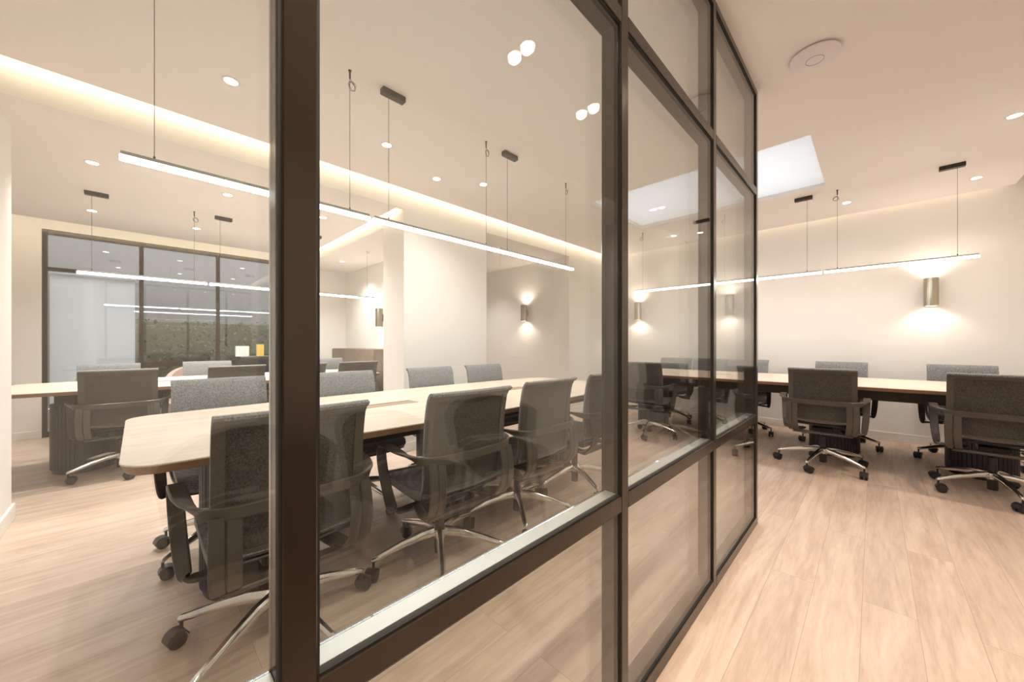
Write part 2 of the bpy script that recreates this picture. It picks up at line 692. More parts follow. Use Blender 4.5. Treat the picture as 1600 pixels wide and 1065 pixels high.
# rooflight: shaft and pane
r = empty('window_2', (0, 0, 0))
r['kind'] = 'structure'
sh = MB()
t = 0.03
sh.box(SX0 - t, SX0, SY0 - t, SY1 + t, CEIL + 0.045, TOP)
sh.box(SX1, SX1 + t, SY0 - t, SY1 + t, CEIL + 0.045, TOP)
sh.box(SX0, SX1, SY0 - t, SY0, CEIL + 0.045, TOP)
sh.box(SX0, SX1, SY1, SY1 + t, CEIL + 0.045, TOP)
sh.build('window_frame', 'skirting_paint', r)
MB().box(SX0 - .02, SX1 + .02, SY0 - .02, SY1 + .02, CEIL + 0.040, CEIL + 0.043).build('pane', 'opal_glass', r)

# skirting boards
BH, BT = 0.095, 0.015
struct('baseboard_back', MB().box(BX, RX, WALLC - BT, WALLC, 0, BH, 0.004), 'skirting_paint')
struct('baseboard_right', MB().box(RX - BT, RX, -3.0, WALLC - BT, 0, BH, 0.004), 'skirting_paint')
b = MB()
b.box(-3.415, -0.06, -0.56, -0.545, 0, BH, 0.004)
b.box(-3.415, -3.40, -0.68, -0.56, 0, BH)
struct('baseboard_left', b, 'skirting_paint')
struct('baseboard_window', MB().box(WX, WX + BT, -3.0, WY0 - 0.01, 0, BH, 0.004), 'skirting_paint')
b = MB()
b.box(-3.395, BX + BT, 1.905, 1.92, 0, BH, 0.004)
b.box(BX, BX + BT, 1.92, 3.065, 0, BH, 0.004)
struct('baseboard_pier', b, 'skirting_paint')
b = MB()
b.box(WX + .02, BX + BT, 4.785, 4.80, 0, BH, 0.004)
b.box(BX, BX + BT, 4.80, WALLC - BT, 0, BH, 0.004)
struct('baseboard_passage', b, 'skirting_paint')
# door in the corridor wall (seen faintly mirrored in the glass)
d = empty('door_1', (0, 0, 0))
d['kind'] = 'structure'
m = MB()
m.box(RX - 0.02, RX, 2.02, 2.10, 0, 2.20, 0.004)
m.box(RX - 0.02, RX, 3.00, 3.08, 0, 2.20, 0.004)
m.box(RX - 0.02, RX, 2.02, 3.08, 2.12, 2.20, 0.004)
m.build('door_frame', 'skirting_paint', d)
MB().box(RX - 0.012, RX - 0.001, 2.10, 3.00, 0.01, 2.12).build('door_leaf', 'skirting_paint', d)
MB().tube([(RX - 0.012, 2.17, 1.0), (RX - 0.06, 2.17, 1.0), (RX - 0.06, 2.29, 1.0)], 0.009).build('door_handle', 'chrome', d)


# ------------------------------------------------------------------ glazed screens
POSTS = [-0.545, 0.143, 0.985, 1.828, 2.672]
PW, PD = 0.040, 0.066            # face width, depth (to -x)
T_LO, T_HI = 0.655, 2.045        # transom centres
RW = 0.045


def glazed_screen(root, x0, ys, zs, sign, height, paneM, sills=True, gap=0.0035, double=True):
    """x0 = face nearest the corridor, depth goes sign*PD; ys = post centres; zs = transom centres"""
    xa, xb = x0, x0 + sign * PD
    for i, y in enumerate(ys):
        MB().box(xa, xb, y - PW / 2, y + PW / 2, 0, height, 0.002).build('post', 'bronze', root)
    for i in range(len(ys) - 1):
        ya, yb = ys[i] + PW / 2, ys[i + 1] - PW / 2
        MB().box(xa, xb, ya, yb, 0, 0.05, 0.002).build('bottom_rail', 'bronze', root)
        MB().box(xa, xb, ya, yb, height - 0.035, height, 0.002).build('top_rail', 'bronze', root)
        levels = [0.05]
        for z in zs:
            MB().box(xa, xb, ya, yb, z - RW / 2, z + RW / 2, 0.002).build('transom', 'bronze', root)
            levels += [z - RW / 2, z + RW / 2]
        levels.append(height - 0.035)
        for k in range(0, len(levels), 2):
            z0, z1 = levels[k], levels[k + 1]
            # glazing gasket ring, recessed behind the face
            gx0, gx1 = xa + sign * 0.004, xa + sign * 0.016
            g = MB()
            e = gap
            g.box(gx0, gx1, ya, ya + e, z0, z1)
            g.box(gx0, gx1, yb - e, yb, z0, z1)
            g.box(gx0, gx1, ya + e, yb - e, z0, z0 + e)
            g.box(gx0, gx1, ya + e, yb - e, z1 - e, z1)
            g.build('gasket', 'gasket', root)
            MB().box(xa + sign * 0.007, xa + sign * 0.013, ya + e, yb - e, z0 + e, z1 - e).build('glass_pane', paneM, root)
            if double:
                MB().box(xb - sign * 0.012, xb - sign * 0.006, ya + 0.001, yb - 0.001, z0 + 0.001, z1 - 0.001).build('glass_pane', paneM, root)
            if sills and k == 2:
                MB().box(xa + sign * 0.018, xb - sign * 0.013, ya + 0.001, yb - 0.001, z0, z0 + 0.003).build('sill_plate', 'sill_metal', root)


gp = empty('glass_partition', (0, 0, 0))
tag(gp, 'dark bronze framed glass screen standing full height between the corridor and the long meeting table', 'glass partition')
glazed_screen(gp, 0.0, POSTS, [T_LO, T_HI], -1, CEIL - 0.002, 'clear_glass')

# window in the far wall, same module
w1 = empty('window_1', (0, 0, 0))
w1['kind'] = 'structure'
WYS = [-0.77, 0.04, 0.85, 1.66]
HZ = WTOP - 0.005
for y in WYS:
    MB().box(WX - 0.005, WX - 0.07, y - 0.022, y + 0.022, 0, HZ, 0.002).build('post', 'bronze', w1)
for i in range(3):
    ya, yb = WYS[i] + 0.022, WYS[i + 1] - 0.022
    MB().box(WX - 0.005, WX - 0.07, ya, yb, HZ - 0.05, HZ, 0.002).build('top_rail', 'bronze', w1)
    MB().box(WX - 0.005, WX - 0.07, ya, yb, 0, 0.06, 0.002).build('bottom_rail', 'bronze', w1)
    if i == 0:
        MB().box(WX - 0.005, WX - 0.07, ya, yb, 1.985, 2.03, 0.002).build('transom', 'bronze', w1)
    else:
        MB().box(WX - 0.005, WX - 0.07, ya, yb, 0.80, 0.86, 0.002).build('transom', 'bronze', w1)
    MB().box(WX - 0.02, WX - 0.026, ya, yb, 0.06, HZ - 0.05).build('pane', 'window_glass', w1)
# beyond the window: a white wall return, a terrace and a hedge
bl = empty('roller_blind', (WX - 0.09, -0.365, 0))
tag(bl, 'white blind lowered behind the first pane of the far dark framed window', 'blind')
MB().box(-0.004, 0.0, -0.375, 0.345, 0.03, 1.97).build('fabric', 'blind_cloth', bl)
MB().box(-0.012, 0.008, -0.375, 0.345, 0.01, 0.03, 0.002).build('hem_bar', 'profile_aluminium', bl)
MB().tube([(-0.03, -0.385, 1.985), (-0.03, 0.355, 1.985)], 0.022, 12).build('roller', 'blind_cloth', bl)
oc = MB()
oc.box(WX - 3.3, WX - 3.1, -2.6, 5.0, 0, 3.5)
oc.box(WX - 3.1, WX - 0.2, -2.7, -2.5, 0, 3.5)
oc.box(WX - 3.1, WX - 0.2, 5.0, 5.2, 0, 3.5)
struct('wall_outside', oc, 'court_render')
struct('floor', MB().box(WX - 3.2, WX - 0.2, -2.5, 5.0, -0.12, -0.02), 'terrace')
hb = MB()


def hedge(mb, x0, x1, y0, y1, z1):
    rnd = random.Random(3)
    for k in range(2600):
        y = rnd.uniform(y0, y1)
        z = rnd.uniform(0.0, z1)
        x = rnd.uniform(x0, x1)
        if rnd.random() < .75: x = x1 - abs(rnd.gauss(0, .05))
        s_ = rnd.uniform(.03, .06)
        M = Matrix.Translation((x, y, z)) @ Matrix.Rotation(rnd.uniform(0, 6.28), 4, 'Z') @ Matrix.Rotation(rnd.uniform(-1, 1), 4, 'X')
        v = [M @ Vector(p) for p in ((0, -s_, 0), (s_ * .5, 0, s_ * .15), (0, s_, 0), (-s_ * .5, 0, s_ * .15))]
        mb.add(v, [(0, 1, 2, 3)])


hedge(hb, WX - 2.6, WX - 1.9, 0.0, 4.6, 1.55)
hb.box(WX - 2.6, WX - 2.05, 0.0, 4.6, -0.02, 1.5)
tag(hb.build('hedge', 'hedge_leaves'), 'dark green clipped hedge standing outside behind the window', 'hedge')


# ------------------------------------------------------------------ tables
def table_outline(half_l, w_mid, w_end, rad=0.11, n=14):
    """long axis along +y, bowed sides, rounded corners, ccw"""
    pts = []
    side = []
    for i in range(n + 1):
        t_ = -1 + 2 * i / n
        y = t_ * (half_l - rad)
        x = w_end + (w_mid - w_end) * (1 - t_ * t_)
        side.append((x, y))
    right = side
    pts += right
    for k in range(1, 7):
        a = PI / 2 * k / 6
        pts.append((w_end - rad + rad * math.cos(a), half_l - rad + rad * math.sin(a)))
    for k in range(0, 7):
        a = PI / 2 + PI / 2 * k / 6
        pts.append((-w_end + rad + rad * math.cos(a), half_l - rad + rad * math.sin(a)))
    pts += [(-x, y) for x, y in reversed(right)][1:]
    for k in range(1, 7):
        a = PI + PI / 2 * k / 6
        pts.append((-w_end + rad + rad * math.cos(a), -half_l + rad + rad * math.sin(a)))
    for k in range(0, 6):
        a = 1.5 * PI + PI / 2 * k / 6
        pts.append((w_end - rad + rad * math.cos(a), -half_l + rad + rad * math.sin(a)))
    return pts


def make_table(loc, rz, half_l, w_mid, w_end, peds, slots, oak, label):
    t_ = empty('meeting_table', loc, rz)
    tag(t_, label, 'table')
    out = table_outline(half_l, w_mid, w_end)
    ZT = 0.74
    top = MB().prism(out, ZT - 0.006, ZT, 0.0015)
    to = top.build('tabletop', oak, t_)
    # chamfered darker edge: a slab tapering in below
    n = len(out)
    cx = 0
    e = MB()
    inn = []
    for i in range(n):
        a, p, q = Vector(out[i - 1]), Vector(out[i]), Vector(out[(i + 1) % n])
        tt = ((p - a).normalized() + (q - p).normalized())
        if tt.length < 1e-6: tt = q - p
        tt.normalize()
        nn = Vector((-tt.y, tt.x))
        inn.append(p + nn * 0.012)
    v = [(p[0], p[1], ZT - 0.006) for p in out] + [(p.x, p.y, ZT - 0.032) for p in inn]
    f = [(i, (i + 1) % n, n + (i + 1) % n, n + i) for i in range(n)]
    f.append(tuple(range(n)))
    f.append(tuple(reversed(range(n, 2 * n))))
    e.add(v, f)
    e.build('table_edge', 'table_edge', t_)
    # steel beam under the top
    MB().box(-0.25, 0.25, -half_l + 0.30, half_l - 0.30, ZT - 0.15, ZT - 0.033, 0.004).build('beam', 'under_table', t_)
    for y in slots:
        s_ = MB()
        s_.box(-0.055, 0.055, y - 0.17, y + 0.17, ZT - 0.004, ZT + 0.0012)
        so_ = s_.build('cable_flap', 'slot_oak', t_)
        MB().box(-0.045, -0.035, y - 0.16, y + 0.16, ZT + 0.001, ZT + 0.002).build('finger_slot', 'gasket', so_)
    for y in peds:
        pd = MB()
        # fluted stadium drum: long axis across the table
        hw, hr = 0.202, 0.198
        path = []
        nf = 11
        st = 2 * (hw - hr) / nf

        def seg_pt(u):
            """perimeter position 0..1 -> (x,y), normal"""
            Ls = 2 * (hw - hr)
            Lc = PI * hr
            P_ = 2 * Ls + 2 * Lc
            d_ = (u % 1) * P_
            if d_ < Ls:
                return Vector((-(hw - hr) + d_, -hr)), Vector((0, -1))
            d_ -= Ls
            if d_ < Lc:
                a = -PI / 2 + d_ / hr
                return Vector((hw - hr + hr * math.cos(a), hr * math.sin(a))), Vector((math.cos(a), math.sin(a)))
            d_ -= Lc
            if d_ < Ls:
                return Vector((hw - hr - d_, hr)), Vector((0, 1))
            d_ -= Ls
            a = PI / 2 + d_ / hr
            return Vector((-(hw - hr) + hr * math.cos(a), hr * math.sin(a))), Vector((math.cos(a), math.sin(a)))
        NF = 46
        for k in range(NF):
            for (du, dd) in ((0.0, -0.012), (0.14, -0.012), (0.16, 0.0), (0.98, 0.0)):
                p, nn = seg_pt((k + du) / NF)
                path.append((p.x + nn.x * dd, y + p.y + nn.y * dd))
        pd.prism(path, 0.035, ZT - 0.15)
        po = pd.build('pedestal', 'flute', t_)
        pl = MB()
        pth = []
        for k in range(48):
            p, nn = seg_pt(k / 48)
            pth.append((p.x - nn.x * .012, y + p.y - nn.y * .012))
        pl.prism(pth, 0.0, 0.035, 0.003)
        pl.build('plinth', 'black_plastic', po)
    return t_


make_table((-1.62, 1.56, 0), 0, 1.60, 0.63, 0.56, (-1.17, -0.05, 1.08), (-0.47, 0.60), 'table_oak_y',
           'long pale oak meeting table with rounded corners directly behind the glass screen')
make_table((-4.55, 0.72, 0), 0, 1.50, 0.62, 0.55, (-1.05, 0.0, 1.05), (-0.5, 0.55), 'table_oak_y',
           'oak meeting table in the side room in front of the far dark framed window')
make_table((-0.40, 5.02, 0), -PI / 2, 1.72, 0.62, 0.56, (-1.27, -0.30, 0.62, 1.60 - 0.04), (-0.5, 0.55), 'table_oak_y',
           'oak meeting table standing crosswise along the back wall past the end of the screen')


# ------------------------------------------------------------------ chair
def make_chair():
    root = empty('office_chair', (0, 0, 0))
    tag(root, 'x', 'chair')
    # base: hub + five legs
    MB().lathe([(0.030, 0.118), (0.036, 0.123), (0.038, 0.165), (0.026, 0.175)], 20).build('base_hub', 'chrome', root)
    MB().lathe([(0.025, 0.042), (0.027, 0.045), (0.027, 0.118)], 16).build('gas_spring_foot', 'black_plastic', root)
    MB().lathe([(0.024, 0.17), (0.024, 0.28), (0.016, 0.285), (0.016, 0.345)], 16).build('gas_spring', 'black_plastic', root)
    for k in range(5):
        a = 2 * PI * k / 5
        M = Matrix.Rotation(a, 4, 'Z')
        lg = MB()
        # tapering rounded leg
        secs = [(0.025, 0.150, 0.021, 0.022), (0.10, 0.148, 0.020, 0.020), (0.20, 0.128, 0.017, 0.016), (0.30, 0.102, 0.013, 0.012), (0.330, 0.094, 0.012, 0.011), (0.336, 0.092, 0.008, 0.007)]
        v, f = [], []
        for (x, z, hy, hz) in secs:
            for (cy, cz) in ((-.55, -1), (.55, -1), (1, -.4), (1, .2), (.45, 1), (-.45, 1), (-1, .2), (-1, -.4)):
                v.append(M @ Vector((x, cy * hy, z + cz * hz)))
        for i in range(len(secs) - 1):
            for q in range(8):
                j = (q + 1) % 8
                f.append((i * 8 + q, i * 8 + j, (i + 1) * 8 + j, (i + 1) * 8 + q))
        f.append(tuple(range(8)))
        f.append(tuple((len(secs) - 1) * 8 + q for q in range(8)))
        lg.add(v, f, True)
        leg = lg.build('leg', 'chrome', root)
        cs = MB()
        sw = a + (0.9, 2.6, -1.1, 0.4, -2.0)[k]
        MC = Matrix.Translation(M @ Vector((0.325, 0, 0))) @ Matrix.Rotation(sw, 4, 'Z')
        cs.lathe([(0.006, 0.05), (0.006, 0.088)], 10, MC)
        off = 0.016
        for s_ in (-1, 1):
            MW = MC @ Matrix.Translation((off, s_ * 0.014, 0.0285)) @ Matrix.Rotation(PI / 2, 4, 'X')
            cs.lathe([(0.020, -0.011), (0.027, -0.009), (0.0285, -0.004), (0.0285, 0.004), (0.027, 0.009), (0.020, 0.011)], 20, MW)
        cs.box(off - 0.018, off + 0.014, -0.005, 0.005, 0.03, 0.058, 0, MC)
        hood = []
        cs.ribbon([MC @ Vector((off + 0.0325 * math.cos(q), 0, 0.0285 + 0.0325 * math.sin(q))) for q in (0.1, 0.8, 1.57, 2.3, 2.9)],
                  [MC.to_3x3() @ Vector((0, 1, 0))] * 5, [0.048, 0.05, 0.05, 0.05, 0.048], 0.004, 3)
        cs.build('caster', 'black_plastic', leg)
    # mechanism
    m = MB()
    m.box(-0.075, 0.075, -0.13, 0.10, 0.335, 0.375, 0.008)
    m.build('mechanism', 'dark_steel', root)
    m = MB()
    m.tube([(0.07, 0.02, 0.35), (0.17, 0.03, 0.345), (0.21, 0.03, 0.335)], [0.005, 0.005, 0.009], 8)
    m.build('lever', 'black_plastic', root)
    # seat: padded slab with waterfall front
    SEATP = [(-0.222, 0.452), (-0.185, 0.428), (-0.10, 0.420), (0.05, 0.424), (0.16, 0.430), (0.215, 0.422), (0.245, 0.398)]

    def interp(P, t_):
        x = t_ * (len(P) - 1)
        i = min(int(x), len(P) - 2)
        q = x - i
        a, b_, c, d_ = P[max(i - 1, 0)], P[i], P[i + 1], P[min(i + 2, len(P) - 1)]
        o = []
        for k in range(2):
            o.append(0.5 * (2 * b_[k] + (c[k] - a[k]) * q + (2 * a[k] - 5 * b_[k] + 4 * c[k] - d_[k]) * q * q + (3 * b_[k] - a[k] - 3 * c[k] + d_[k]) * q ** 3))
        return o

    def prof(P, t_):
        p = interp(P, t_)
        a = interp(P, max(0, t_ - .01)); b_ = interp(P, min(1, t_ + .01))
        tx, tz = b_[0] - a[0], b_[1] - a[1]
        l = math.hypot(tx, tz)
        return p, (-tz / l, tx / l)

    def seat_fn(u, v):
        (y, z), n_ = prof(SEATP, v)
        uu = 2 * u - 1
        hw = 0.226 - 0.02 * max(0, v - .8) * 5 * abs(uu)
        return (uu * hw, y, z + 0.012 * uu * uu), (0, n_[0], n_[1])
    MB().sheet(seat_fn, 14, 20, 0.032).build('seat', 'mesh_fabric', root)

    def pan_fn(u, v):
        (y, z), n_ = prof(SEATP, 0.06 + v * .86)
        uu = 2 * u - 1
        return (uu * 0.205, y, z - 0.026 + 0.010 * uu * uu), (0, n_[0], n_[1])
    MB().sheet(pan_fn, 8, 14, 0.016).build('seat_pan', 'black_plastic', root)
    # backrest
    BACKP = [(-0.215, 0.435), (-0.232, 0.50), (-0.238, 0.58), (-0.242, 0.66), (-0.250, 0.75), (-0.264, 0.83), (-0.278, 0.875), (-0.300, 0.898), (-0.320, 0.892)]

    def back_fn(u, v):
        (y, z), n_ = prof(BACKP, v)
        uu = 2 * u - 1
        hw = 0.227
        return (uu * hw, y + 0.014 * uu * uu, z), (0, n_[0], n_[1])
    MB().sheet(back_fn, 14, 26, 0.010).build('backrest', 'mesh_fabric', root)
    def rear_fn(u, v):
        p, n_ = back_fn(0.05 + .9 * u, 0.03 + .70 * v)
        return Vector(p) + Vector(n_) * 0.0065, n_
    MB().sheet(rear_fn, 12, 20, 0.003).build('back_panel', 'back_mesh', root)
    # border: side strips, top hem (on the rear face)
    fr = MB()

    def strip(u0, u1, v0, v1, off, th):
        def fn(u, v):
            p, n_ = back_fn(u0 + (u1 - u0) * u, v0 + (v1 - v0) * v)
            p = Vector(p) + Vector(n_) * (off + 0.002)
            return p, n_
        return fn
    fr.sheet(strip(0.0, 0.075, 0.0, 0.93, 0.008, 0), 2, 24, 0.007)
    fr.sheet(strip(0.925, 1.0, 0.0, 0.93, 0.008, 0), 2, 24, 0.007)
    fr.sheet(strip(0.0, 1.0, 0.72, 0.97, 0.0105, 0), 14, 10, 0.006)
    fr.sheet(strip(0.0, 1.0, 0.0, 0.06, 0.008, 0), 14, 2, 0.008)
    fr.build('back_border', 'edge_fabric', root)
    # arm loop: round the back, along both sides, down at the front
    zb = 0.612
    for s_ in (-1, 1):
        pts = [(0, -0.302, zb), (s_ * .12, -0.298, zb), (s_ * .200, -0.284, zb), (s_ * .250, -0.246, zb + .004), (s_ * .272, -0.18, zb + .012),
               (s_ * .284, -0.11, zb + .022), (s_ * .288, -0.02, zb + .030), (s_ * .288, 0.035, zb + .022), (s_ * .287, 0.052, zb - .02),
               (s_ * .284, 0.042, zb - .09), (s_ * .278, 0.012, zb - .18), (s_ * .270, -0.018, zb - .255), (s_ * .262, -.030, zb - .272),
               (s_ * .225, -.04, zb - .275), (s_ * .14, -.05, zb - .268)]
        wd = [(0, 0, 1), (0, 0, 1), (0, 0, 1), (s_ * .35, 0, 1), (s_ * 1, 0, .6), (s_ * 1, 0, .12), (s_, 0, 0), (s_, 0, 0), (s_, 0, 0),
              (s_, .15, 0), (s_ * 1, .35, 0), (s_ * .75, .8, 0), (s_ * .3, 1, 0), (0, 1, 0), (0, 1, 0)]
        wi = [.040, .040, .040, .042, .046, .048, .048, .047, .046, .046, .046, .05, .05, .055, .06]
        MB().ribbon(pts, wd, wi, 0.013, 5).build('armrest', 'arm_plastic', root)
        # broad rear strut with a centre seam
        for off in (-0.0205, 0.0205):
            x_ = s_ * 0.196 + off
            sp = [(x_, -0.284, 0.604), (x_ + s_ * .002, -0.298, 0.55), (x_ + s_ * .003, -0.303, 0.48), (x_, -0.287, 0.41), (x_ - s_ * .008, -0.240, 0.36), (x_ - s_ * .02, -0.165, 0.342), (x_ - s_ * .045, -0.07, 0.350)]
            MB().ribbon(sp, [(1, 0, 0)] * 7, [.038, .040, .040, .040, .038, .036, .034], 0.012, 5).build('back_strut', 'arm_plastic', root)
    MB().box(-0.20, 0.20, -0.225, -0.175, 0.328, 0.346, 0.005).build('cross_bar', 'arm_plastic', root)
    return root


PROTO = make_chair()
KIDS = {}


def chair_copy():
    c = PROTO.copy()
    COL.objects.link(c)
    for ch in PARTS:
        p = ch.copy()
        p.parent = c
        COL.objects.link(p)
        for g in SUBS[ch.name]:
            q = g.copy()
            q.parent = p
            COL.objects.link(q)
    return c


PARTS = [o for o in COL.objects if o.parent is PROTO]
SUBS = {p.name: [o for o in COL.objects if o.parent is p] for p in PARTS}
first = True


def place_chair(x, y, face, label, group, base=200):
    """face = direction the sitter looks, radians from +y ccw"""
    global first
    c = PROTO if first else chair_copy()
    first = False
    c.location = (x, y, 0)
    c.rotation_euler = (0, 0, face)
    c['label'] = label
    c['group'] = group
    for p in [o for o in COL.objects if o.parent is c and o.name.split('.')[0] == 'leg']:
        p.rotation_euler = (0, 0, math.radians(base) - face)


R90 = PI / 2
G1 = 'office chairs round the long table behind the screen'
G2 = 'office chairs round the side room table'
G3 = 'office chairs round the crosswise table'
a_near = [('dark office chair nearest the camera, behind the thick bronze post at the long table', -1.13, 0.378, 0.0, 234),
          ('dark office chair in the middle of the widest pane, back to the glass', -1.09, 1.095, -0.03, 256),
          ('greyish office chair with its back to the glass, third from the thick bronze post', -1.13, 1.72, 0.0, 250),
          ('greyish office chair with its back to the glass, half cut by the second bronze post', -1.16, 2.40, 0.02, 262)]
for lb, x, y, dr, bs in a_near:
    place_chair(x, y, R90 + dr, lb, G1, bs)
a_far = [('light grey backrest across the long table, seen through the leftmost pane', 0.36, 0.0),
         ('light grey backrest across the long table, just right of the thick bronze post', 1.09, 0.02),
         ('grey backrest across the long table before the white pier, nearer of two', 1.845, 0.0),
         ('grey backrest across the long table before the white pier, farther of two', 2.475, 0.0)]
for lb, y, dr in a_far:
    place_chair(-2.05, y, -R90 + dr, lb, G1, 230)
b_near = [('brownish office chair seen from behind beside the side room table pedestal', -0.10, 0.0),
          ('dark chair seen from behind at the side room table, left of the thick post', 0.68, 0.03),
          ('chair seen from behind at the side room table, cut by the thick post', 1.27, 0.0),
          ('dark chair seen from behind in front of the walnut cabinet', 1.88, -0.04)]
for lb, y, dr in b_near:
    place_chair(-4.18, y, R90 + dr, lb, G2, 228)
b_far = [('light grey chair beyond the side room table, in front of the white blind', -0.20, 0.0),
         ('light grey chair beyond the side room table, in front of the dark window', 0.60, 0.0),
         ('light grey chair beyond the side room table, just right of the thick post', 1.95, 0.0)]
for lb, y, dr in b_far:
    place_chair(-4.96, y, -R90 + dr, lb, G2)
c_near = [('dark office chair seen from behind, cut by the right edge of the photo', 1.135, 4.40, -0.06, 140),
          ('dark office chair seen whole from behind, just past the end of the glass screen', 0.185, 4.36, 0.03, 183),
          ('dark office chair seen from behind through glass at the left end of the crosswise table', -1.45, 4.40, 0.10, 210)]
for lb, x, y, dr, bs in c_near:
    place_chair(x, y, dr, lb, G3, bs)
c_far = [('grey office chair against the back wall under the wall lamp, behind the crosswise table', 1.13, 5.45, 0.0),
         ('grey office chair behind the crosswise table, showing over the whole dark chair', 0.24, 5.45, 0.0),
         ('grey office chair behind the crosswise table, cut by the end post of the screen', -0.68, 5.43, 0.0),
         ('grey office chair behind the crosswise table near its left end, seen through the glass', -1.62, 5.45, 0.0)]
for lb, x, y, dr in c_far:
    place_chair(x, y, PI + dr, lb, G3)


# ------------------------------------------------------------------ pendants
def make_pendant(loc, rz, length, ceil, can_at, hook_at, label, group, coil=True):
    """bar along local +y from 0 to length; loc z = underside of the diffuser"""
    p = empty('linear_pendant_light', loc, rz)
    tag(p, label, 'lamp', group)
    MB().box(-0.012, 0.012, 0.003, length - 0.003, 0.0185, 0.034, 0.002).build('profile', 'profile_aluminium', p)
    MB().box(-0.0135, 0.0135, 0.0, length, 0.0, 0.018, 0.002).build('diffuser', 'pendant_glow', p)
    h = ceil - loc[2]
    # canopy end
    MB().tube([(0, can_at, 0.03), (0, can_at, h - 0.03)], 0.0014, 6).build('cable', 'cable', p)
    MB().box(-0.022, 0.022, can_at - 0.045, can_at + 0.105, h - 0.035, h, 0.002).build('canopy', 'canopy_metal', p)
    # hook end
    MB().tube([(0, hook_at, 0.03), (0, hook_at, h - 0.045)], 0.0014, 6).build('cable', 'cable', p)
    g = MB()
    g.lathe([(0.003, h - 0.05), (0.005, h - 0.045), (0.005, h - 0.008), (0.009, h - 0.004), (0.009, h)], 10, Matrix.Translation((0, hook_at, 0)))
    g.build('gripper', 'canopy_metal', p)
    if coil:
        c = MB()
        pts = []
        for k in range(46):
            q = k / 45 * 2 * PI * 2.6
            r_ = 0.020 + 0.004 * math.sin(q * 1.7)
            pts.append((0.006 * math.sin(q * .9), hook_at + 0.012 + r_ * math.cos(q), h - 0.085 + r_ * math.sin(q)))
        c.tube([(0, hook_at, h - 0.045), (0.003, hook_at + .01, h - .06)] + pts, 0.0012, 5)
        c.build('cable_coil', 'cable', p)
    for y in (can_at, hook_at):
        MB().lathe([(0.004, 0.033), (0.004, 0.043), (0.0025, 0.047)], 8, Matrix.Translation((0, y, 0))).build('cable_grip', 'canopy_metal', p)
    return p


ZP = 1.842
GA = 'glowing bars over the long table'
for k, (y, lb) in enumerate(((-0.05, 'glowing white pendant bar over the front end of the long table, nearest to the camera'),
                             (0.985, 'glowing white pendant bar over the middle of the long table'),
                             (2.015, 'glowing white pendant bar over the far end of the long table'))):
    make_pendant((-1.62, y, ZP), 0, 1.015, CEIL, 0.10, 0.90, lb, GA)
GB = 'glowing bars over the side room table'
for y, lb in ((-0.38, 'thin glowing pendant bar over the side room table, nearest its visible left end'),
              (0.545, 'thin glowing pendant bar over the side room table running behind the thick post'),
              (1.47, 'thin glowing pendant bar over the side room table, farthest one near the walnut cabinet')):
    make_pendant((-4.58, y, 1.745), 0, 0.905, SOFF, 0.09, 0.80, lb, GB)
GC = 'glowing bars over the crosswise table'
for x, lb in ((1.15, 'glowing pendant bar over the crosswise table in front of the wall lamp'),
              (0.13, 'glowing pendant bar over the crosswise table crossing the end post of the screen'),
              (-0.90, 'glowing pendant bar over the left end of the crosswise table, seen through the glass')):
    make_pendant((x, 4.97, ZP), PI / 2, 1.0, CEIL, 0.12, 0.90, lb, GC)


# ------------------------------------------------------------------ downlights
def downlight(x, y, z, label, power=None, color=WARM2):
    d_ = empty('downlight', (x, y, z))
    tag(d_, label, 'lamp', 'recessed ceiling spots')
    m_ = MB()
    seg = 28
    prof_ = [(0.043, -0.0035), (0.034, -0.0045), (0.031, -0.001)]
    v, f = [], []
    prof_ = [(0.045, 0.0), (0.044, -0.003), (0.034, -0.0035), (0.033, -0.001)]
    for r_, zz in prof_:
        for k in range(seg):
            q = 2 * PI * k / seg
            v.append((r_ * math.cos(q), r_ * math.sin(q), zz))
    for i in range(3):
        for k in range(seg):
            j = (k + 1) % seg
            f.append((i * seg + k, i * seg + j, (i + 1) * seg + j, (i + 1) * seg + k))
    m_.add(v, f, True)
    m_.build('trim_ring', 'white_plastic', d_)
    MB().lathe([(0.034, -0.0005), (0.034, -0.0022)], 28).build('lens', 'lamp_glow', d_)
    l = bpy.data.lights.new('downlight_lamp', 'SPOT')
    l.energy = (power or 1.0) * DOWN
    l.color = color
    l.spot_size = math.radians(125)
    l.spot_blend = 0.9
    l.shadow_soft_size = 0.03
    o = bpy.data.objects.new('downlight_lamp', l)
    o.location = (x, y, z - 0.012)
    COL.objects.link(o)
    return d_


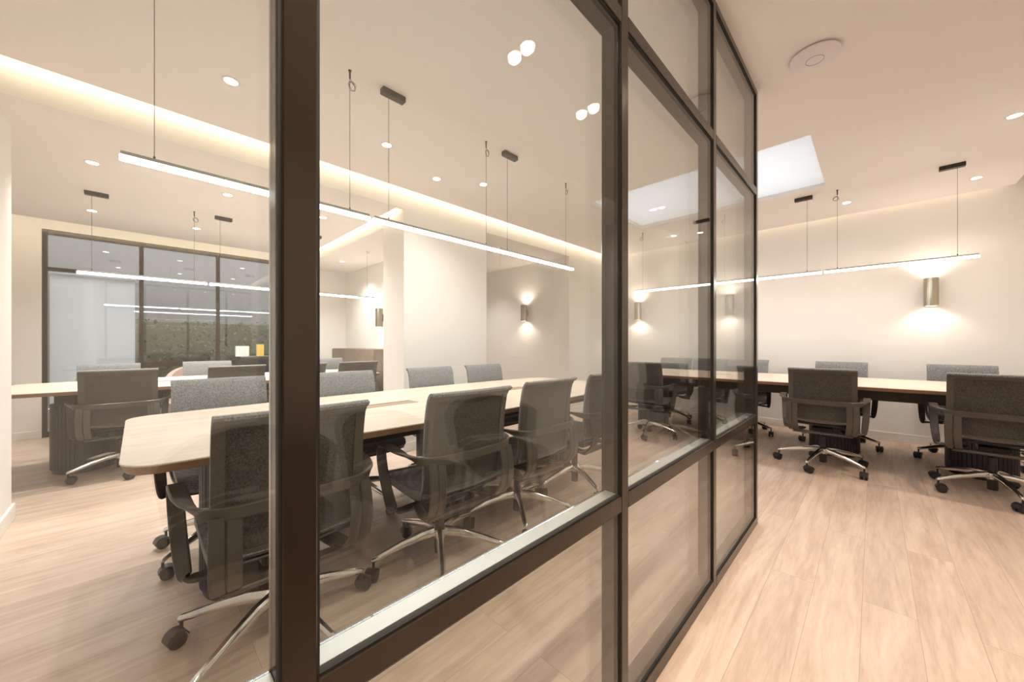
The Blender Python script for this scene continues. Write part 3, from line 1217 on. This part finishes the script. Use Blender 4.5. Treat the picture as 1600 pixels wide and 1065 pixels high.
DL = [(-2.21, 0.39, CEIL, 'recessed spot above the long table seen high through the left pane'),
      (-2.21, 1.37, CEIL, 'recessed spot beside the lit cove, seen right beyond the first hanging cable pair'),
      (-2.21, 2.37, CEIL, 'recessed spot beside the lit cove, between the two farther cable pairs'),
      (-2.43, 1.98, CEIL, 'recessed spot closest to the lit cove, between the two other spots of its row'),
      (-1.54, 5.42, CEIL, 'recessed spot by the back cove, seen through the pane beside the second post'),
      (-0.62, 5.45, CEIL, 'recessed spot by the back cove, near the third post of the screen'),
      (1.20, 4.20, CEIL, 'recessed spot at the right photo edge, in front of the dark canopy'),
      (1.20, 5.52, CEIL, 'recessed spot to the right of the rightmost hanging cable'),
      (0.30, 5.48, CEIL, 'recessed spot beside the coiled cable over the crosswise table'),
      (0.78, 2.10, CEIL, 'recessed corridor spot mirrored upper right in the widest pane'),
      (0.76, 1.43, CEIL, 'recessed corridor spot mirrored highest in the widest pane'),
      (0.78, 0.77, CEIL, 'added unseen corridor fill spot right above the camera'),  # extra lamp above the view, put in for fill light
      (0.78, 0.10, CEIL, 'added unseen corridor fill spot just behind the camera'),  # another lamp added out of view, more fill through the glass
      (0.78, -0.9, CEIL, 'recessed corridor spot farthest behind the camera'),
      (-3.76, -0.24, SOFF, 'recessed spot in the low ceiling, leftmost, over the chair side of the side room table'),
      (-3.78, 0.59, SOFF, 'recessed spot in the low ceiling just under the nearest pendant bar'),
      (-3.80, 1.43, SOFF, 'recessed spot in the low ceiling right beyond the thick post'),
      (-5.30, -0.33, SOFF, 'recessed spot in the low ceiling beside the left dark canopy'),
      (-5.30, 0.50, SOFF, 'recessed spot in the low ceiling between cable hook and canopy'),
      (-5.30, 1.35, SOFF, 'recessed spot in the low ceiling on the window side, farthest'),
      (-5.50, 2.28, 2.42, 'recessed spot in the lowest ceiling before the walnut cabinet'),
      (-4.50, 3.95, SOFF, 'added fill spot in the passage ceiling, hidden behind the white pier')]  # lamp added out of sight behind the pier to brighten the passage
for x, y, z, lb in DL:
    downlight(x, y, z, lb, 1.6 if z < 2.6 else (0.4 if y > 5 else (1.25 if 0 < x < 0.9 else (0.75 if x < 0 else 1.1))), NEUTRAL if x < -2 else WARM2)


# ------------------------------------------------------------------ wall lamps
def sconce(x, y, z0, z1, label):
    """on a wall facing -y at y"""
    s_ = empty('wall_lamp', (x, y, z0))
    tag(s_, label, 'lamp', 'cylinder wall lamps')
    h = z1 - z0
    M = Matrix.Translation((0, -0.085, 0))
    t_ = MB()
    seg = 28
    v, f = [], []
    for r_, zz in ((0.052, 0.03), (0.052, 0.0), (0.056, 0.0), (0.056, h), (0.052, h), (0.052, h - 0.03)):
        for k in range(seg):
            q = 2 * PI * k / seg
            v.append((r_ * math.cos(q), -0.085 + r_ * math.sin(q), zz))
    for i in range(5):
        for k in range(seg):
            j = (k + 1) % seg
            f.append((i * seg + k, i * seg + j, (i + 1) * seg + j, (i + 1) * seg + k))
    t_.add(v, f, True)
    t_.build('shade', 'nickel', s_)
    MB().box(-0.03, 0.03, -0.03, -0.001, h * .3, h * .7, 0.004).build('bracket', 'nickel', s_)
    for zz, nm in ((0.012, 0), (h - 0.018, 1)):
        MB().lathe([(0.051, zz), (0.051, zz + 0.006)], 24, M).build('lens', 'sconce_glow', s_)
    for zz, rot in ((0.008, 0.0), (h - 0.008, PI)):
        l = bpy.data.lights.new('wall_lamp_light', 'SPOT')
        l.energy = SCONCE
        l.color = WARM2
        l.spot_size = math.radians(140)
        l.spot_blend = 0.5
        l.shadow_soft_size = 0.03
        o = bpy.data.objects.new('wall_lamp_light', l)
        o.location = (x, y - 0.085, z0 + zz + (-0.012 if rot == 0 else 0.012))
        o.rotation_euler = (rot, 0, 0)
        COL.objects.link(o)


sconce(0.955, WALLC, 1.52, 1.82, 'cylindrical brushed metal wall lamp on the bare back wall right of the screen')
sconce(-2.36, WALLC, 1.52, 1.82, 'cylindrical wall lamp on the back wall seen through the pane beside the second post')
sconce(-3.83, 4.80, 1.51, 1.79, 'cylindrical wall lamp lighting the passage wall, seen through the widest pane')
sconce(-4.97, 2.72, 1.38, 1.66, 'small cylindrical wall lamp above the walnut cabinet in the far corner')


# ------------------------------------------------------------------ small things
a = empty('ceiling_access_point', (0.285, 2.56, CEIL))
tag(a, 'round white disc on the ceiling between the screen end and the right spot', 'access point')
MB().lathe([(0.085, 0.0), (0.085, -0.006), (0.108, -0.010), (0.108, -0.016), (0.085, -0.026), (0.04, -0.031), (0.001, -0.032)], 48).build('disc', 'white_plastic', a)
ring = MB()
v, f = [], []
for r_, zz in ((0.0375, -0.029), (0.0375, -0.0325), (0.040, -0.0325), (0.040, -0.029)):
    for k in range(40):
        q = 2 * PI * k / 40
        v.append((r_ * math.cos(q), r_ * math.sin(q), zz))
for i in range(3):
    for k in range(40):
        j = (k + 1) % 40
        f.append((i * 40 + k, i * 40 + j, (i + 1) * 40 + j, (i + 1) * 40 + k))
ring.add(v, f, True).build('centre_ring', 'grey_line', a)


def socket(name, loc, rz, label, wdt=0.086):
    s_ = empty(name, loc, rz)
    tag(s_, label, 'socket')
    MB().box(-wdt / 2, wdt / 2, -0.008, 0.0, -0.043, 0.043, 0.002).build('plate', 'black_plastic', s_)
    MB().lathe([(0.021, 0), (0.021, 0.003)], 20, Matrix.Translation((0, -0.008, 0)) @ Matrix.Rotation(PI / 2, 4, 'X')).build('outlet', 'gasket', s_)


socket('power_socket', (-1.03, WALLC, 0.30), 0, 'small dark power socket low on the back wall under the crosswise table')
socket('power_socket', (-1.62 - 0.0, -0.56, 0.33), PI, 'dark power socket low on the wall end at the left photo edge')

# walnut cabinet in the far room
cb = empty('cabinet', (-4.95, 2.50, 0))
tag(cb, 'walnut sideboard against the far wall under the small wall lamp', 'cabinet')
MB().box(-1.05, 1.05, -0.18, 0.215, 0.05, 1.04, 0.004).build('body', 'walnut', cb)
for k in range(4):
    x0 = -1.05 + k * 0.525
    dd = MB().box(x0 + 0.003, x0 + 0.522, -0.20, -0.182, 0.07, 1.03, 0.002).build('door', 'walnut', cb)
MB().box(-1.0, 1.0, -0.15, 0.20, 0, 0.05).build('plinth', 'gasket', cb)

# printer-like dark box with papers standing on a low dark cabinet by the window
pc = empty('low_cabinet', (-6.13, 1.32, 0))
tag(pc, 'low dark cabinet by the far window carrying the white and yellow boxes', 'cabinet')
MB().box(-0.22, 0.22, -0.29, 0.34, 0.04, 0.93, 0.006).build('body', 'dark_steel', pc)
MB().box(0.221, 0.235, -0.29, 0.015, 0.06, 0.91, 0.002).build('door', 'dark_steel', pc)
MB().box(0.221, 0.235, 0.025, 0.33, 0.06, 0.91, 0.002).build('door', 'dark_steel', pc)
MB().box(-0.2, 0.2, -0.28, 0.32, 0, 0.04).build('plinth', 'gasket', pc)
bx = MB().box(-0.03, 0.03, -0.08, 0.08, 0, 0.15, 0.002).build('box', 'paper')
bx.location = (-6.10, 1.08, 0.93)
tag(bx, 'white box standing upright on the low dark cabinet', 'box')
bx = MB().box(-0.03, 0.03, -0.045, 0.045, 0, 0.175, 0.002).build('box', 'yellow_card')
bx.location = (-6.10, 1.30, 0.93)
tag(bx, 'narrow yellow box standing beside the white box', 'box')


# lounge chairs outside the window
def lounge(x, y, mat, label, rz=0.0):
    s_ = empty('lounge_chair', (x, y, -0.02), rz)
    tag(s_, label, 'lounge chair')
    sh_ = MB()

    def fn(u, v):
        a_ = PI * (0.05 + 0.9 * u)
        r_ = 0.36 + 0.02 * math.sin(PI * v)
        hgt = 0.32 + v * (0.52 * (math.sin(a_) ** 0.35) - 0.0)
        return (r_ * math.cos(a_), r_ * math.sin(a_) * .95, hgt), (math.cos(a_), math.sin(a_), 0)
    sh_.sheet(fn, 28, 8, 0.06)
    sh_.build('backrest', mat, s_)
    MB().lathe([(0.28, 0.28), (0.34, 0.30), (0.35, 0.38), (0.31, 0.43), (0.001, 0.44)], 28).build('seat', mat, s_)
    for q in range(4):
        a_ = PI / 4 + q * PI / 2
        MB().tube([(0.22 * math.cos(a_), 0.22 * math.sin(a_), 0.29), (0.27 * math.cos(a_), 0.27 * math.sin(a_), 0.0)], [0.014, 0.009], 10).build('leg', 'black_plastic', s_)


lounge(-5.93, -0.21, 'green_velvet', 'rounded pale tub chair beyond the side room table beside the window post', PI / 2)
lounge(-5.93, 0.615, 'pink_velvet', 'rounded pinkish tub chair in front of the dark window beyond the table', PI / 2)


# wrapped side chairs parked in the corridor beside the camera (the photo shows them mirrored in the glass)
simple('wrapped_fabric', (0.035, 0.030, 0.028), 0.22, 0.0, 0.35, 9, 0.5)
simple('purple_leg', (0.10, 0.085, 0.30), 0.4, 0.0, 0.05, 10)


def side_chair(x, y, rz, label):
    s_ = empty('side_chair', (x, y, 0), rz)
    tag(s_, label, 'chair', 'wrapped chairs mirrored in the glass')

    def seat_f(u, v):
        uu, vv = 2 * u - 1, 2 * v - 1
        return (uu * 0.25 * math.sqrt(1 - .35 * vv * vv), vv * 0.25 * math.sqrt(1 - .35 * uu * uu), 0.44 - 0.02 * (uu * uu + vv * vv) + 0.01 * math.sin(9 * u + 5 * v)), (0, 0, 1)
    MB().sheet(seat_f, 16, 16, 0.075).build('seat', 'wrapped_fabric', s_)

    def back_f(u, v):
        a_ = math.radians(200 + 140 * u)
        r_ = 0.27 + 0.03 * v
        return (r_ * math.cos(a_), r_ * math.sin(a_), 0.47 + 0.28 * v * (1 - .35 * (2 * u - 1) ** 2)), (math.cos(a_), math.sin(a_), -.1)
    MB().sheet(back_f, 18, 8, 0.045).build('backrest', 'wrapped_fabric', s_)
    for q in range(4):
        a_ = PI / 4 + q * PI / 2
        MB().tube([(0.20 * math.cos(a_), 0.20 * math.sin(a_), 0.41), (0.26 * math.cos(a_), 0.26 * math.sin(a_), 0.0)], [0.017, 0.011], 12).build('leg', 'purple_leg', s_)


side_chair(1.12, 1.62, 1.9, 'dark wrapped chair on purple legs, mirrored right of the middle chair in the widest pane')
side_chair(1.15, 0.98, 1.2, 'dark wrapped chair on purple legs, mirrored over the middle chair of the widest pane')
side_chair(1.12, 0.32, 1.7, 'dark wrapped chair on purple legs, mirrored just right of the thick post')
